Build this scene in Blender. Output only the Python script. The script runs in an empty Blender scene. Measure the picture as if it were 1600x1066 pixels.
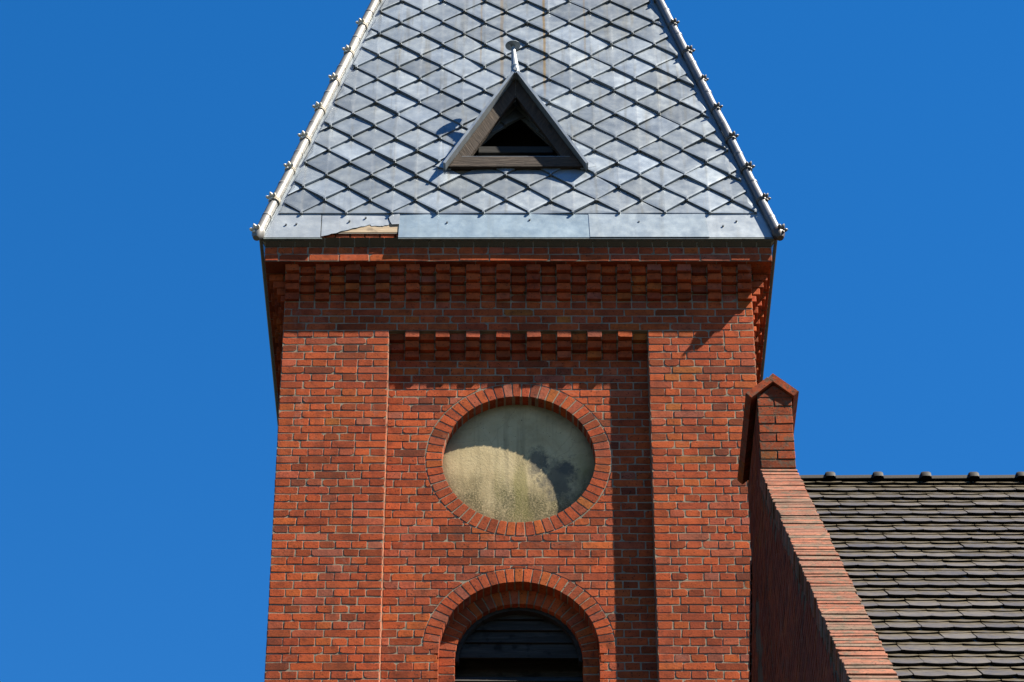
import bpy, math, random
from mathutils import Vector, Matrix
random.seed(11)
R = math.radians
scene = bpy.context.scene
col = scene.collection

# ---------------------------------------------------------------- camera, light
cam_d = bpy.data.cameras.new("camera"); cam = bpy.data.objects.new("camera", cam_d); col.objects.link(cam)
cam.location = (-0.055, -22.13, 1.6)
cam.rotation_euler = (R(90 + 37), 0, 0)
cam_d.sensor_width = 36; cam_d.lens = 5074 / 1600 * 36
cam_d.clip_start = 0.1; cam_d.clip_end = 6000
scene.camera = cam

SUN = Vector((2.72, -1.0, 3.72)).normalized()          # towards the sun
elev = math.asin(SUN.z); azim = math.atan2(SUN.x, SUN.y)
world = bpy.data.worlds.new("World"); scene.world = world; world.use_nodes = True
wn = world.node_tree.nodes; wl = world.node_tree.links
bg = wn["Background"]
sky = wn.new("ShaderNodeTexSky"); sky.sky_type = 'NISHITA'; sky.sun_disc = False
sky.sun_elevation = elev; sky.sun_rotation = azim
sky.altitude = 600; sky.air_density = 1.0; sky.dust_density = 0.0; sky.ozone_density = 4.0
hsv = wn.new("ShaderNodeHueSaturation"); hsv.inputs["Saturation"].default_value = 1.33; hsv.inputs["Value"].default_value = 0.87
hsv.inputs["Hue"].default_value = 0.503
wl.new(sky.outputs[0], hsv.inputs["Color"]); wl.new(hsv.outputs[0], bg.inputs["Color"])
bg.inputs["Strength"].default_value = 0.05
sd = bpy.data.lights.new("sun", 'SUN'); sd.energy = 5.0; sd.angle = R(0.53); sd.color = (1.0, 0.91, 0.76)
so = bpy.data.objects.new("sun", sd); col.objects.link(so)
so.rotation_euler = (-SUN).to_track_quat('-Z', 'Y').to_euler(); so.location = (20, -10, 40)
scene.view_settings.view_transform = 'Standard'; scene.view_settings.look = 'None'
scene.view_settings.exposure = 2.185; scene.view_settings.gamma = 1.0
scene.view_settings.use_curve_mapping = False

# ---------------------------------------------------------------- helpers
def tag(o, label=None, cat=None, group=None, kind=None):
    if label: o["label"] = label
    if cat: o["category"] = cat
    if group: o["group"] = group
    if kind: o["kind"] = kind
    return o

def empty(name, loc=(0, 0, 0), parent=None):
    o = bpy.data.objects.new(name, None); col.objects.link(o); o.location = loc
    o.empty_display_size = .3
    if parent: o.parent = parent
    return o

class MB:
    def __init__(s): s.v = []; s.f = []; s.c = []
    def add(s, vs, fs, c=(1, 1, 1)):
        b = len(s.v); s.v += [tuple(p) for p in vs]
        s.f += [tuple(i + b for i in f) for f in fs]; s.c += [(c[0], c[1], c[2], 1.0)] * len(vs)
    def box(s, x0, x1, y0, y1, z0, z1, c=(1, 1, 1)):
        s.add([(x0, y0, z0), (x1, y0, z0), (x1, y1, z0), (x0, y1, z0), (x0, y0, z1), (x1, y0, z1), (x1, y1, z1), (x0, y1, z1)],
              [(0, 3, 2, 1), (4, 5, 6, 7), (0, 1, 5, 4), (1, 2, 6, 5), (2, 3, 7, 6), (3, 0, 4, 7)], c)
    def prism(s, poly, M, n0, n1, c=(1, 1, 1)):
        """poly (s,t) counter-clockwise seen from +n, between n0 (back) and n1 (front)"""
        k = len(poly)
        vs = [M(p[0], p[1], n1) for p in poly] + [M(p[0], p[1], n0) for p in poly]
        fs = [tuple(range(k)), tuple(range(2 * k - 1, k - 1, -1))]
        fs += [(i, i + k, (i + 1) % k + k, (i + 1) % k) for i in range(k)]
        s.add(vs, fs, c)
    def mesh(s, name):
        m = bpy.data.meshes.new(name); m.from_pydata(s.v, [], s.f); m.update()
        a = m.color_attributes.new("Col", 'FLOAT_COLOR', 'POINT')
        a.data.foreach_set("color", [x for c in s.c for x in c])
        return m
    def build(s, name, mat, parent=None, smooth=None, kind=None):
        m = s.mesh(name); m.materials.append(mat)
        o = bpy.data.objects.new(name, m); col.objects.link(o)
        if parent: o.parent = parent
        if smooth is not None: shade(m, smooth)
        if kind: o["kind"] = kind
        return o

def shade(m, ang):
    m.polygons.foreach_set("use_smooth", [True] * len(m.polygons))
    try: m.set_sharp_from_angle(angle=R(ang))
    except Exception: pass

def tube(mb, pts, radii, seg=12, c=(1, 1, 1), cap=True):
    pts = [Vector(p) for p in pts]; rings = []
    for i, p in enumerate(pts):
        d = (pts[min(i + 1, len(pts) - 1)] - pts[max(i - 1, 0)]).normalized()
        a = d.cross(Vector((0, 0, 1)) if abs(d.z) < .95 else Vector((1, 0, 0))).normalized(); b = d.cross(a)
        rings.append([p + (a * math.cos(2 * math.pi * k / seg) + b * math.sin(2 * math.pi * k / seg)) * radii[i] for k in range(seg)])
    vs = [p for r in rings for p in r]; fs = []
    for i in range(len(pts) - 1):
        for k in range(seg):
            fs.append((i * seg + k, i * seg + (k + 1) % seg, (i + 1) * seg + (k + 1) % seg, (i + 1) * seg + k))
    if cap:
        fs.append(tuple(range(seg - 1, -1, -1))); fs.append(tuple((len(pts) - 1) * seg + k for k in range(seg)))
    mb.add(vs, fs, c)

# ---------------------------------------------------------------- materials
TONE = .667          # for deeper shade under a raised exposure: base colours below are scaled by this
def set_base(m, k):
    n, l = m.node_tree.nodes, m.node_tree.links; p = n["Principled BSDF"]; i = p.inputs["Base Color"]
    if i.is_linked: l.new(mix(n, l, 1.0, i.links[0].from_socket, (k, k, k), 'MULTIPLY'), i)

def nt(name):
    m = bpy.data.materials.new(name); m.use_nodes = True
    return m, m.node_tree.nodes, m.node_tree.links, m.node_tree.nodes["Principled BSDF"]

def noise(n, l, vec, scale, detail=4, rough=.55, dist=0):
    t = n.new("ShaderNodeTexNoise"); t.inputs["Scale"].default_value = scale
    t.inputs["Detail"].default_value = detail; t.inputs["Roughness"].default_value = rough; t.inputs["Distortion"].default_value = dist
    l.new(vec, t.inputs["Vector"]); return t.outputs["Fac"]

def ramp(n, l, fac, stops):
    r = n.new("ShaderNodeValToRGB"); e = r.color_ramp.elements
    while len(e) < len(stops): e.new(.5)
    for i, (p, c) in enumerate(stops):
        e[i].position = p; e[i].color = (c if len(c) == 4 else (*c, 1)) if isinstance(c, tuple) else (c, c, c, 1)
    l.new(fac, r.inputs["Fac"]); return r.outputs["Color"]

def mix(n, l, fac, a, b, mode='MIX'):
    x = n.new("ShaderNodeMix"); x.data_type = 'RGBA'; x.blend_type = mode
    for sock, v in (("Factor", fac), ("A", a), ("B", b)):
        i = [k for k in x.inputs if k.name == sock and (k.type == 'RGBA' or sock == "Factor" and k.type == 'VALUE')][0]
        if hasattr(v, "is_linked") or isinstance(v, bpy.types.NodeSocket): l.new(v, i)
        else: i.default_value = v if sock == "Factor" else (*v, 1)
    return [o for o in x.outputs if o.type == 'RGBA'][0]

def scaled(n, l, vec, sc):
    m = n.new("ShaderNodeMapping"); m.inputs["Scale"].default_value = sc; l.new(vec, m.inputs["Vector"]); return m.outputs[0]

def bump(n, l, p, h, strength, dist):
    b = n.new("ShaderNodeBump"); b.inputs["Strength"].default_value = strength; b.inputs["Distance"].default_value = dist
    l.new(h, b.inputs["Height"]); l.new(b.outputs[0], p.inputs["Normal"])

def wpos(n): return n.new("ShaderNodeNewGeometry").outputs["Position"]
def attr(n):
    a = n.new("ShaderNodeAttribute"); a.attribute_name = "Col"; return a.outputs["Color"]

def m_brick(name, soot=.35, lichen=0.0):
    m, n, l, p = nt(name); P = wpos(n); c = attr(n)
    big = ramp(n, l, noise(n, l, P, 9, 5, .6), [(.3, .66), (.5, 1.0), (.72, 1.18)])
    c = mix(n, l, 1.0, c, big, 'MULTIPLY')
    wx = ramp(n, l, noise(n, l, scaled(n, l, P, (1, 1, .55)), 1.1, 5, .65), [(.3, .72), (.5, 1.0), (.7, 1.12)])
    c = mix(n, l, 1.0, c, wx, 'MULTIPLY')
    blotch = ramp(n, l, noise(n, l, P, 26, 6, .65, .6), [(.53, 0.0), (.66, 1.0)])
    f = n.new("ShaderNodeMath"); f.operation = 'MULTIPLY'; f.inputs[1].default_value = soot; l.new(blotch, f.inputs[0])
    c = mix(n, l, f.outputs[0], c, (.050, .016, .010))
    rain = ramp(n, l, noise(n, l, scaled(n, l, P, (1, 1, .10)), 5.5, 5, .65), [(.54, 0.0), (.72, .42)])
    c = mix(n, l, rain, c, (.085, .030, .018))
    eff = ramp(n, l, noise(n, l, P, 3.1, 7, .72, .5), [(.60, 0.0), (.76, .40)])
    c = mix(n, l, eff, c, (.34, .22, .17))
    spots = ramp(n, l, noise(n, l, P, 62, 3, .55), [(.62, 0.0), (.67, .85)])
    c = mix(n, l, spots, c, (.018, .009, .007))
    if lichen:
        k = ramp(n, l, noise(n, l, P, 14, 7, .7, .4), [(.50, 0.0), (.60, lichen)])
        kc = ramp(n, l, noise(n, l, P, 40, 3, .6), [(.3, (.05, .04, .027)), (.6, (.105, .088, .062)), (.8, (.16, .14, .10))])
        c = mix(n, l, k, c, kc)
    l.new(c, p.inputs["Base Color"]); p.inputs["Roughness"].default_value = .9; p.inputs["Specular IOR Level"].default_value = .12
    h = noise(n, l, P, 60, 8, .7); bump(n, l, p, h, .45, .006)
    return m

def m_mortar(name, base=(.36, .31, .245)):
    m, n, l, p = nt(name); P = wpos(n)
    c = ramp(n, l, noise(n, l, P, 7, 6, .7), [(.3, tuple(x * .45 for x in base)), (.5, base), (.72, tuple(min(1, x * 1.35) for x in base))])
    l.new(c, p.inputs["Base Color"]); p.inputs["Roughness"].default_value = .95; p.inputs["Specular IOR Level"].default_value = .1
    bump(n, l, p, noise(n, l, P, 110, 6, .75), .6, .006); return m

def m_zinc(name, base=(.26, .285, .31), metal=.45, rough=.42, streak=1.0, usecol=True, tips=False):
    m, n, l, p = nt(name); P = wpos(n)
    c = mix(n, l, 1.0, attr(n), base, 'MULTIPLY') if usecol else ramp(n, l, noise(n, l, P, 5), [(.3, tuple(x * .85 for x in base)), (.7, tuple(x * 1.1 for x in base))])
    cloud = ramp(n, l, noise(n, l, P, 4, 4, .5, .3), [(.3, .86), (.55, 1.0), (.75, 1.08)])
    c = mix(n, l, 1.0, c, cloud, 'MULTIPLY')
    st = scaled(n, l, P, (1.0, 0.05, 0.05))
    s1 = ramp(n, l, noise(n, l, st, 14, 3, .6), [(.56, 0.0), (.72, .55 * streak)])
    c = mix(n, l, s1, c, (.13, .13, .115))
    s2 = ramp(n, l, noise(n, l, scaled(n, l, P, (1.0, .02, .035)), 9.3, 4, .55), [(.66, 0.0), (.74, .6 * streak)])
    c = mix(n, l, s2, c, (.23, .18, .095))
    if tips:
        sx = n.new("ShaderNodeSeparateXYZ"); l.new(P, sx.inputs[0])
        jit = n.new("ShaderNodeMath"); jit.operation = 'MULTIPLY_ADD'; jit.inputs[1].default_value = .03
        l.new(noise(n, l, P, 3, 2), jit.inputs[0]); l.new(sx.outputs["X"], jit.inputs[2])
        # drips below the tips of the shingles: tips stand every .1985 m
        ad = n.new("ShaderNodeMath"); ad.operation = 'ADD'; ad.inputs[1].default_value = 10 * .1985 - .089 - .015; l.new(jit.outputs[0], ad.inputs[0])
        pp = n.new("ShaderNodeMath"); pp.operation = 'PINGPONG'; pp.inputs[1].default_value = .09925; l.new(ad.outputs[0], pp.inputs[0])
        band = n.new("ShaderNodeMapRange"); band.inputs["From Min"].default_value = .020; band.inputs["From Max"].default_value = .004; l.new(pp.outputs[0], band.inputs["Value"])
        sel = noise(n, l, scaled(n, l, P, (5.04, .3, 1.6)), 1.0, 3, .6)
        for (lo, hi, amt, cc) in ((.50, .68, .55, (.15, .145, .12)), (.56, .38, .22, (.34, .355, .36))):
            f = n.new("ShaderNodeMapRange"); f.inputs["From Min"].default_value = lo; f.inputs["From Max"].default_value = hi; f.inputs["To Max"].default_value = amt; l.new(sel, f.inputs["Value"])
            g_ = n.new("ShaderNodeMath"); g_.operation = 'MULTIPLY'; l.new(f.outputs[0], g_.inputs[0]); l.new(band.outputs[0], g_.inputs[1])
            c = mix(n, l, g_.outputs[0], c, cc)
        # rusty runs from higher up the spire
        for (x0, w, z0, amt) in ((.245, .017, 21.15, .85), (-.150, .022, 21.05, .5), (-.345, .012, 21.5, .45), (.63, .013, 21.6, .4), (.64, .012, 19.3, .0)):
            d_ = n.new("ShaderNodeMath"); d_.operation = 'SUBTRACT'; d_.inputs[1].default_value = x0 + .015; l.new(jit.outputs[0], d_.inputs[0])
            ab = n.new("ShaderNodeMath"); ab.operation = 'ABSOLUTE'; l.new(d_.outputs[0], ab.inputs[0])
            b1 = n.new("ShaderNodeMapRange"); b1.inputs["From Min"].default_value = w; b1.inputs["From Max"].default_value = w * .35; l.new(ab.outputs[0], b1.inputs["Value"])
            b2 = n.new("ShaderNodeMapRange"); b2.inputs["From Min"].default_value = z0; b2.inputs["From Max"].default_value = z0 + .5; b2.inputs["To Max"].default_value = amt; l.new(sx.outputs["Z"], b2.inputs["Value"])
            g_ = n.new("ShaderNodeMath"); g_.operation = 'MULTIPLY'; l.new(b1.outputs[0], g_.inputs[0]); l.new(b2.outputs[0], g_.inputs[1])
            c = mix(n, l, g_.outputs[0], c, (.20, .135, .05))
    fl = ramp(n, l, noise(n, l, P, 90, 2, .5), [(.74, 0.0), (.80, .25)])
    c = mix(n, l, fl, c, (.42, .42, .4))
    l.new(c, p.inputs["Base Color"]); p.inputs["Metallic"].default_value = metal
    r = ramp(n, l, noise(n, l, P, 11, 4), [(.3, rough - .08), (.7, rough + .10)]); l.new(r, p.inputs["Roughness"])
    bump(n, l, p, noise(n, l, P, 5, 3, .45), .25, .02); return m

def m_wood(name, dark, light, scale=(3, 3, 40), rot=0, rough=.8, spec=.3):
    m, n, l, p = nt(name); tc = n.new("ShaderNodeTexCoord").outputs["Object"]
    r = n.new("ShaderNodeMapping"); r.inputs["Rotation"].default_value = (0, R(rot), 0); l.new(tc, r.inputs["Vector"])
    v = scaled(n, l, r.outputs[0], scale)
    c = ramp(n, l, noise(n, l, v, 1.0, 8, .75, 1.6), [(.28, dark), (.52, tuple(a * .6 + b * .4 for a, b in zip(dark, light))), (.72, light)])
    k = ramp(n, l, noise(n, l, r.outputs[0], 9, 3, .5), [(.58, 0.0), (.70, .85)])
    c = mix(n, l, k, c, tuple(x * .6 for x in dark))
    l.new(c, p.inputs["Base Color"]); p.inputs["Roughness"].default_value = rough; p.inputs["Specular IOR Level"].default_value = spec
    bump(n, l, p, noise(n, l, v, 1.5, 5), .6, .008); return m

def m_flat(name, c, rough=.6, metal=0, var=.25, scale=20, spec=.5):
    m, n, l, p = nt(name); P = wpos(n)
    cc = ramp(n, l, noise(n, l, P, scale, 5, .6), [(.3, tuple(x * (1 - var) for x in c)), (.7, tuple(min(1, x * (1 + var)) for x in c))])
    l.new(cc, p.inputs["Base Color"]); p.inputs["Roughness"].default_value = rough; p.inputs["Metallic"].default_value = metal
    p.inputs["Specular IOR Level"].default_value = spec
    bump(n, l, p, noise(n, l, P, scale * 3, 4), .25, .004); return m

def m_glaze():
    m, n, l, p = nt("glazed_brown_brick"); P = wpos(n)
    c = ramp(n, l, noise(n, l, P, 9, 4, .6), [(.3, (.022, .010, .005)), (.7, (.045, .022, .011))])
    l.new(c, p.inputs["Base Color"]); p.inputs["Roughness"].default_value = .07
    bump(n, l, p, noise(n, l, P, 20, 2), .06, .004); return m
BRICK = m_brick("brick_red", .45)
BRICK_OLD = m_brick("brick_lichen", .45, .75)
BRICK_GABLE = m_brick("brick_gable", .55, 0)
BRICK_COPE = m_brick("brick_coping", .35, .8)
MORTAR = m_mortar("mortar_pale", (.225, .19, .14))
MORTAR_OLD = m_mortar("mortar_dark", (.075, .06, .04))
ZINC = m_zinc("zinc_shingle", (.212, .250, .290), tips=True)
ZINC_PLAIN = m_zinc("zinc_flashing", (.235, .27, .305), .35, .42, .35)
ZINC_HIP = m_zinc("zinc_hip_roll", (.165, .16, .15), .15, .5, .5, False)
CROCK = m_flat("cast_crocket", (.72, .66, .55), .55, 0, .3, 40)
CROCK_R = m_flat("cast_crocket_dark", (.10, .10, .105), .5, .2, .35, 40)  # darker copy for the right-hand crockets
HIP_R = m_zinc("zinc_hip_roll_dark", (.105, .115, .135), .3, .45, .6, False)  # darker, bluer copy for the right-hand rolls
LIP = m_flat("eave_edge", (.045, .028, .018), .5, 0, .4, 15)
GLAZE = m_glaze()
WOOD = m_wood("weathered_timber", (.013, .009, .007), (.105, .072, .052), (4, 30, 45))
WOOD_L = m_wood("weathered_timber_left", (.013, .009, .007), (.105, .072, .052), (45, 30, 4), 30)
WOOD_R = m_wood("weathered_timber_right", (.013, .009, .007), (.105, .072, .052), (45, 30, 4), -30)
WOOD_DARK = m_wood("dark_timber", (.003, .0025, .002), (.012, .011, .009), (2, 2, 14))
WOOD_TAN = m_wood("bare_board", (.22, .16, .10), (.42, .33, .22), (2, 20, 20))
LOUVER = m_wood("louver_timber", (.014, .0135, .013), (.062, .057, .052), (1.5, 12, 18), 0, .95, .1)
LOUVER_PALE = m_wood("louver_pale", (.16, .14, .10), (.36, .32, .24), (1.5, 12, 18))

def m_cement():
    m, n, l, p = nt("cement_disc"); P = wpos(n)
    c = ramp(n, l, noise(n, l, P, 3.2, 6, .65, .4), [(.28, (.30, .235, .125)), (.5, (.44, .355, .200)), (.72, (.52, .43, .255))])
    sep = n.new("ShaderNodeSeparateXYZ"); l.new(P, sep.inputs[0])
    # lichen: more of it on the lower right, in vertical tongues
    g = n.new("ShaderNodeMapRange"); g.inputs["From Min"].default_value = 17.35; g.inputs["From Max"].default_value = 16.65
    l.new(sep.outputs["Z"], g.inputs["Value"])
    t = noise(n, l, scaled(n, l, P, (1, 1, .35)), 7, 4, .6)
    a = n.new("ShaderNodeMath"); a.operation = 'MULTIPLY'; l.new(g.outputs[0], a.inputs[0]); l.new(t, a.inputs[1])
    tong = ramp(n, l, a.outputs[0], [(.18, 0.0), (.40, .9)])
    grit = ramp(n, l, noise(n, l, P, 75, 4, .75), [(.46, 1.0), (.62, .25)])
    f = mix(n, l, 1.0, tong, grit, 'MULTIPLY')
    c = mix(n, l, f, c, (.075, .07, .032))
    yel = ramp(n, l, noise(n, l, scaled(n, l, P, (1, 1, .22)), 5.5, 3, .5), [(.52, 0.0), (.66, .55)])
    yg = mix(n, l, 1.0, yel, ramp(n, l, g.outputs[0], [(.05, 0.0), (.4, 1.0)]), 'MULTIPLY')
    c = mix(n, l, yg, c, (.20, .18, .055))
    # two dark soot stains right of the middle
    for (cx, cz, rx, rz) in ((.16, 17.18, .085, .15), (.33, 17.02, .16, .22), (.40, 17.12, .07, .06)):
        mp = n.new("ShaderNodeMapping"); mp.inputs["Location"].default_value = (-cx / rx, 0, -cz / rz); mp.inputs["Scale"].default_value = (1 / rx, 0, 1 / rz)
        l.new(P, mp.inputs["Vector"])
        ln = n.new("ShaderNodeVectorMath"); ln.operation = 'LENGTH'; l.new(mp.outputs[0], ln.inputs[0])
        ad = n.new("ShaderNodeMath"); ad.operation = 'MULTIPLY_ADD'; ad.inputs[1].default_value = 3.4; l.new(noise(n, l, P, 11, 8, .8), ad.inputs[0])
        l.new(ln.outputs["Value"], ad.inputs[2])
        c = mix(n, l, ramp(n, l, ad.outputs[0], [(.75, .72), (1.75, 0.0)]) if False else rampn(n, l, ad.outputs[0]), c, (.075, .075, .07))
    mp = n.new("ShaderNodeMapping"); mp.inputs["Location"].default_value = (0, 0, -17.142); mp.inputs["Scale"].default_value = (1, 0, 1); l.new(P, mp.inputs["Vector"])
    ln = n.new("ShaderNodeVectorMath"); ln.operation = 'LENGTH'; l.new(mp.outputs[0], ln.inputs[0])
    ad = n.new("ShaderNodeMath"); ad.operation = 'MULTIPLY_ADD'; ad.inputs[1].default_value = .22; l.new(noise(n, l, P, 6, 7, .7), ad.inputs[0]); l.new(ln.outputs["Value"], ad.inputs[2])
    c = mix(n, l, ramp(n, l, ad.outputs[0], [(.62, 0.0), (.70, .35), (.78, .8)]), c, (.12, .10, .065))
    crk = n.new("ShaderNodeTexVoronoi"); crk.feature = 'DISTANCE_TO_EDGE'; crk.inputs["Scale"].default_value = 2.6
    wv = n.new("ShaderNodeMix"); wv.data_type = 'VECTOR'; wv.inputs[0].default_value = .12
    nz = n.new("ShaderNodeTexNoise"); nz.inputs["Scale"].default_value = 5; nz.inputs["Detail"].default_value = 6; l.new(P, nz.inputs["Vector"])
    l.new(P, wv.inputs[4]); l.new(nz.outputs["Color"], wv.inputs[5]); l.new(wv.outputs[1], crk.inputs["Vector"])
    c = mix(n, l, ramp(n, l, crk.outputs["Distance"], [(.0, .22), (.010, 0.0)]), c, (.10, .085, .055))
    run_ = ramp(n, l, noise(n, l, scaled(n, l, P, (1, 1, .07)), 16, 4, .6), [(.55, 0.0), (.72, .45)])
    c = mix(n, l, run_, c, (.17, .145, .085))
    pit = ramp(n, l, noise(n, l, P, 55, 2, .5), [(.69, 0.0), (.74, .7)])
    c = mix(n, l, pit, c, (.10, .085, .05))
    l.new(c, p.inputs["Base Color"]); p.inputs["Roughness"].default_value = .95; p.inputs["Specular IOR Level"].default_value = .15
    bump(n, l, p, noise(n, l, P, 45, 7, .7), .4, .008); return m
def rampn(n, l, v):
    mr = n.new("ShaderNodeMapRange"); mr.inputs["From Min"].default_value = 2.25; mr.inputs["From Max"].default_value = 2.9
    mr.inputs["To Min"].default_value = .72; mr.inputs["To Max"].default_value = 0.0; l.new(v, mr.inputs["Value"]); return mr.outputs[0]
CEMENT = m_cement()

def m_tile():
    m, n, l, p = nt("engobed_roof_tile"); P = wpos(n)
    oi = n.new("ShaderNodeObjectInfo").outputs["Random"]
    c = ramp(n, l, oi, [(0.0, (.074, .060, .037)), (.5, (.094, .077, .049)), (1.0, (.116, .097, .066))])
    d = ramp(n, l, noise(n, l, P, 10, 5, .6), [(.3, .75), (.7, 1.15)])
    c = mix(n, l, 1.0, c, d, 'MULTIPLY'); l.new(c, p.inputs["Base Color"])
    r = ramp(n, l, noise(n, l, P, 25, 4), [(.3, .26), (.7, .42)]); l.new(r, p.inputs["Roughness"])
    bump(n, l, p, noise(n, l, P, 30, 4), .15, .004); return m
TILE = m_tile()
RIDGE = m_flat("ridge_tile_black", (.009, .009, .010), .7, 0, .3, 20, .2)
EDGE_SHADE = m_flat("tile_edge_shade", (.010, .009, .008), .8, 0, .3, 20, .1)  # near-black colour stands in for the shade on the tile edges
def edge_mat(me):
    """gives the edges of a tile the near-black colour that paints in their shade"""
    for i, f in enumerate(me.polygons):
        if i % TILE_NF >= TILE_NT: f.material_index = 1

def m_walltex(name):
    m, n, l, p = nt(name); tc = n.new("ShaderNodeTexCoord").outputs["Object"]
    mp = n.new("ShaderNodeMapping"); mp.inputs["Rotation"].default_value = (R(90), 0, 0); l.new(tc, mp.inputs["Vector"])
    b = n.new("ShaderNodeTexBrick"); b.inputs["Scale"].default_value = 1; b.inputs["Brick Width"].default_value = .26; b.inputs["Row Height"].default_value = .077
    b.inputs["Mortar Size"].default_value = .006; b.inputs["Color1"].default_value = (.42, .10, .045, 1); b.inputs["Color2"].default_value = (.32, .07, .035, 1)
    b.inputs["Mortar"].default_value = (.34, .30, .24, 1); l.new(mp.outputs[0], b.inputs["Vector"])
    l.new(b.outputs["Color"], p.inputs["Base Color"]); p.inputs["Roughness"].default_value = .9; return m
WALLTEX = m_walltex("far_brickwork")

# ---------------------------------------------------------------- brick maker
PAL = [((.315, .050, .0145), 34), ((.285, .043, .0135), 28), ((.26, .040, .015), 18), ((.27, .050, .024), 10), ((.215, .033, .011), 10),
       ((.33, .060, .0145), 7), ((.175, .030, .010), 5), ((.29, .068, .0155), 1), ((.145, .027, .013), 3), ((.25, .058, .036), 3)]
PW = [w for _, w in PAL]
def bcol(k=1.0):
    c = random.choices(PAL, PW)[0][0]; j = random.uniform(1.0, 1.27) * k
    return tuple(min(.75, max(.008, x * w_ * j * random.uniform(.96, 1.04))) for x, w_ in zip(c, (1.02, 1.2, 1.08)))

def poly_area(P): return .5 * sum(P[i][0] * P[(i + 1) % len(P)][1] - P[(i + 1) % len(P)][0] * P[i][1] for i in range(len(P)))

def clip(P, nx, nz, d):
    """keep the points where nx*x+nz*z >= d"""
    out = []
    for i in range(len(P)):
        a, b = P[i], P[(i + 1) % len(P)]
        da, db = nx * a[0] + nz * a[1] - d, nx * b[0] + nz * b[1] - d
        if da >= 0: out.append(a)
        if (da >= 0) != (db >= 0):
            t = da / (da - db); out.append((a[0] + (b[0] - a[0]) * t, a[1] + (b[1] - a[1]) * t))
    return out

def rough_rect(s0, s1, z0, z1, j=.0026, chip=True):
    """rectangle with worn corners, counter-clockwise"""
    def cc(): return random.uniform(.003, .006) if not (chip and random.random() < .13) else random.uniform(.012, .024)
    J = lambda: random.uniform(-j, j)
    a, b, c, d = cc(), cc(), cc(), cc()
    return [(s0 + a, z0 + J()), (s1 - b, z0 + J()), (s1 + J(), z0 + b * .8), (s1 + J(), z1 - c * .8), (s1 - c, z1 + J()), (s0 + d, z1 + J()), (s0 + J(), z1 - d * .8), (s0 + J(), z0 + a * .8)]

def add_brick(mb, P, M, n, depth, c, ch=.0028):
    k = len(P); sx = [p[0] for p in P]; sz = [p[1] for p in P]
    cx, cz = (min(sx) + max(sx)) / 2, (min(sz) + max(sz)) / 2
    hx, hz = max(.004, (max(sx) - min(sx)) / 2), max(.004, (max(sz) - min(sz)) / 2)
    kx, kz = max(.3, 1 - ch / hx), max(.3, 1 - ch / hz)
    tx, tz = random.uniform(-.0012, .0012) / hx, random.uniform(-.0008, .0008) / hz
    fr = [M(cx + (p[0] - cx) * kx, cz + (p[1] - cz) * kz, n + tx * (p[0] - cx) + tz * (p[1] - cz)) for p in P]
    md = [M(p[0], p[1], n - ch) for p in P]; bk = [M(p[0], p[1], n - depth) for p in P]
    fs = [tuple(range(k))]
    for i in range(k):
        j = (i + 1) % k; fs.append((i, i + k, j + k, j)); fs.append((i + k, i + 2 * k, j + 2 * k, j + k))
    mb.add(fr + md + bk, fs, c)

HP, CO, JT = .130, .077, .0098          # header pitch, course, joint
Z0 = 18.3927                            # top of the pilasters
HW = 2.015; PWID = 1.105; RECESS = .125
F_ = lambda s, z, n: (s, -n, z)                       # front face
L_ = lambda s, z, n: (-HW - n, -s, z)                 # left face, s = -y
Rt = lambda s, z, n: (HW + n, s, z)                   # right face, s = y

# camera projection only to choose which bricks show largest and become single objects
def seen_area(P, M, n):
    F = 5074; pc, ps = math.cos(R(37)), math.sin(R(37)); q = []
    for p in P:
        x, y, z = M(p[0], p[1], n); d = (y + 22.13) * pc + (z - 1.6) * ps; u = (z - 1.6) * pc - (y + 22.13) * ps
        q.append((min(1600, max(0, 800 + (x + .055) * F / d)), min(1066, max(0, 533 - u * F / d))))
    return abs(poly_area(q))

# ================================================================ GROUND
g = MB(); g.add([(-3000, -3000, 0), (3000, -3000, 0), (3000, 3000, 0), (-3000, 3000, 0)], [(0, 1, 2, 3)])
GR = m_flat("grass_ground", (.022, .025, .011), .95, 0, .3, .8)
tag(g.build("ground", GR), kind="structure")

# ================================================================ TOWER
tower = empty("church_tower")
tag(tower, "red brick church tower with grey metal diamond-shingled spire roof and round blind window", "tower")

# ---- mortar cores (what shows in the joints)
mc = MB(); e = .0029; ZB = 13.55; ZT = Z0 + 10 * CO
WIN_Z = 15.275; OC_Z = 17.142; R1, R2, R3 = .772, .645, .514
mc.box(-HW + e, -PWID - e, e, 4.03 - e, 0, ZT - .16)
mc.box(PWID + e, HW - e, e, 4.03 - e, 0, ZT - .16)
mc.box(-PWID - e * .5, PWID + e * .5, .75, 4.03 - e * 2, 0, ZT - .17)
mc.box(-PWID - e * .5, PWID + e * .5, e * 1.1, .76, Z0 + .001, ZT - .165)
for r in range(3):
    d = (r + 1) * RECESS / 3
    mc.box(-PWID - e * .5, PWID + e * .5, d + .006, .758, Z0 - CO * (r + 1) + .012, Z0 - CO * r + .002)
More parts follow.
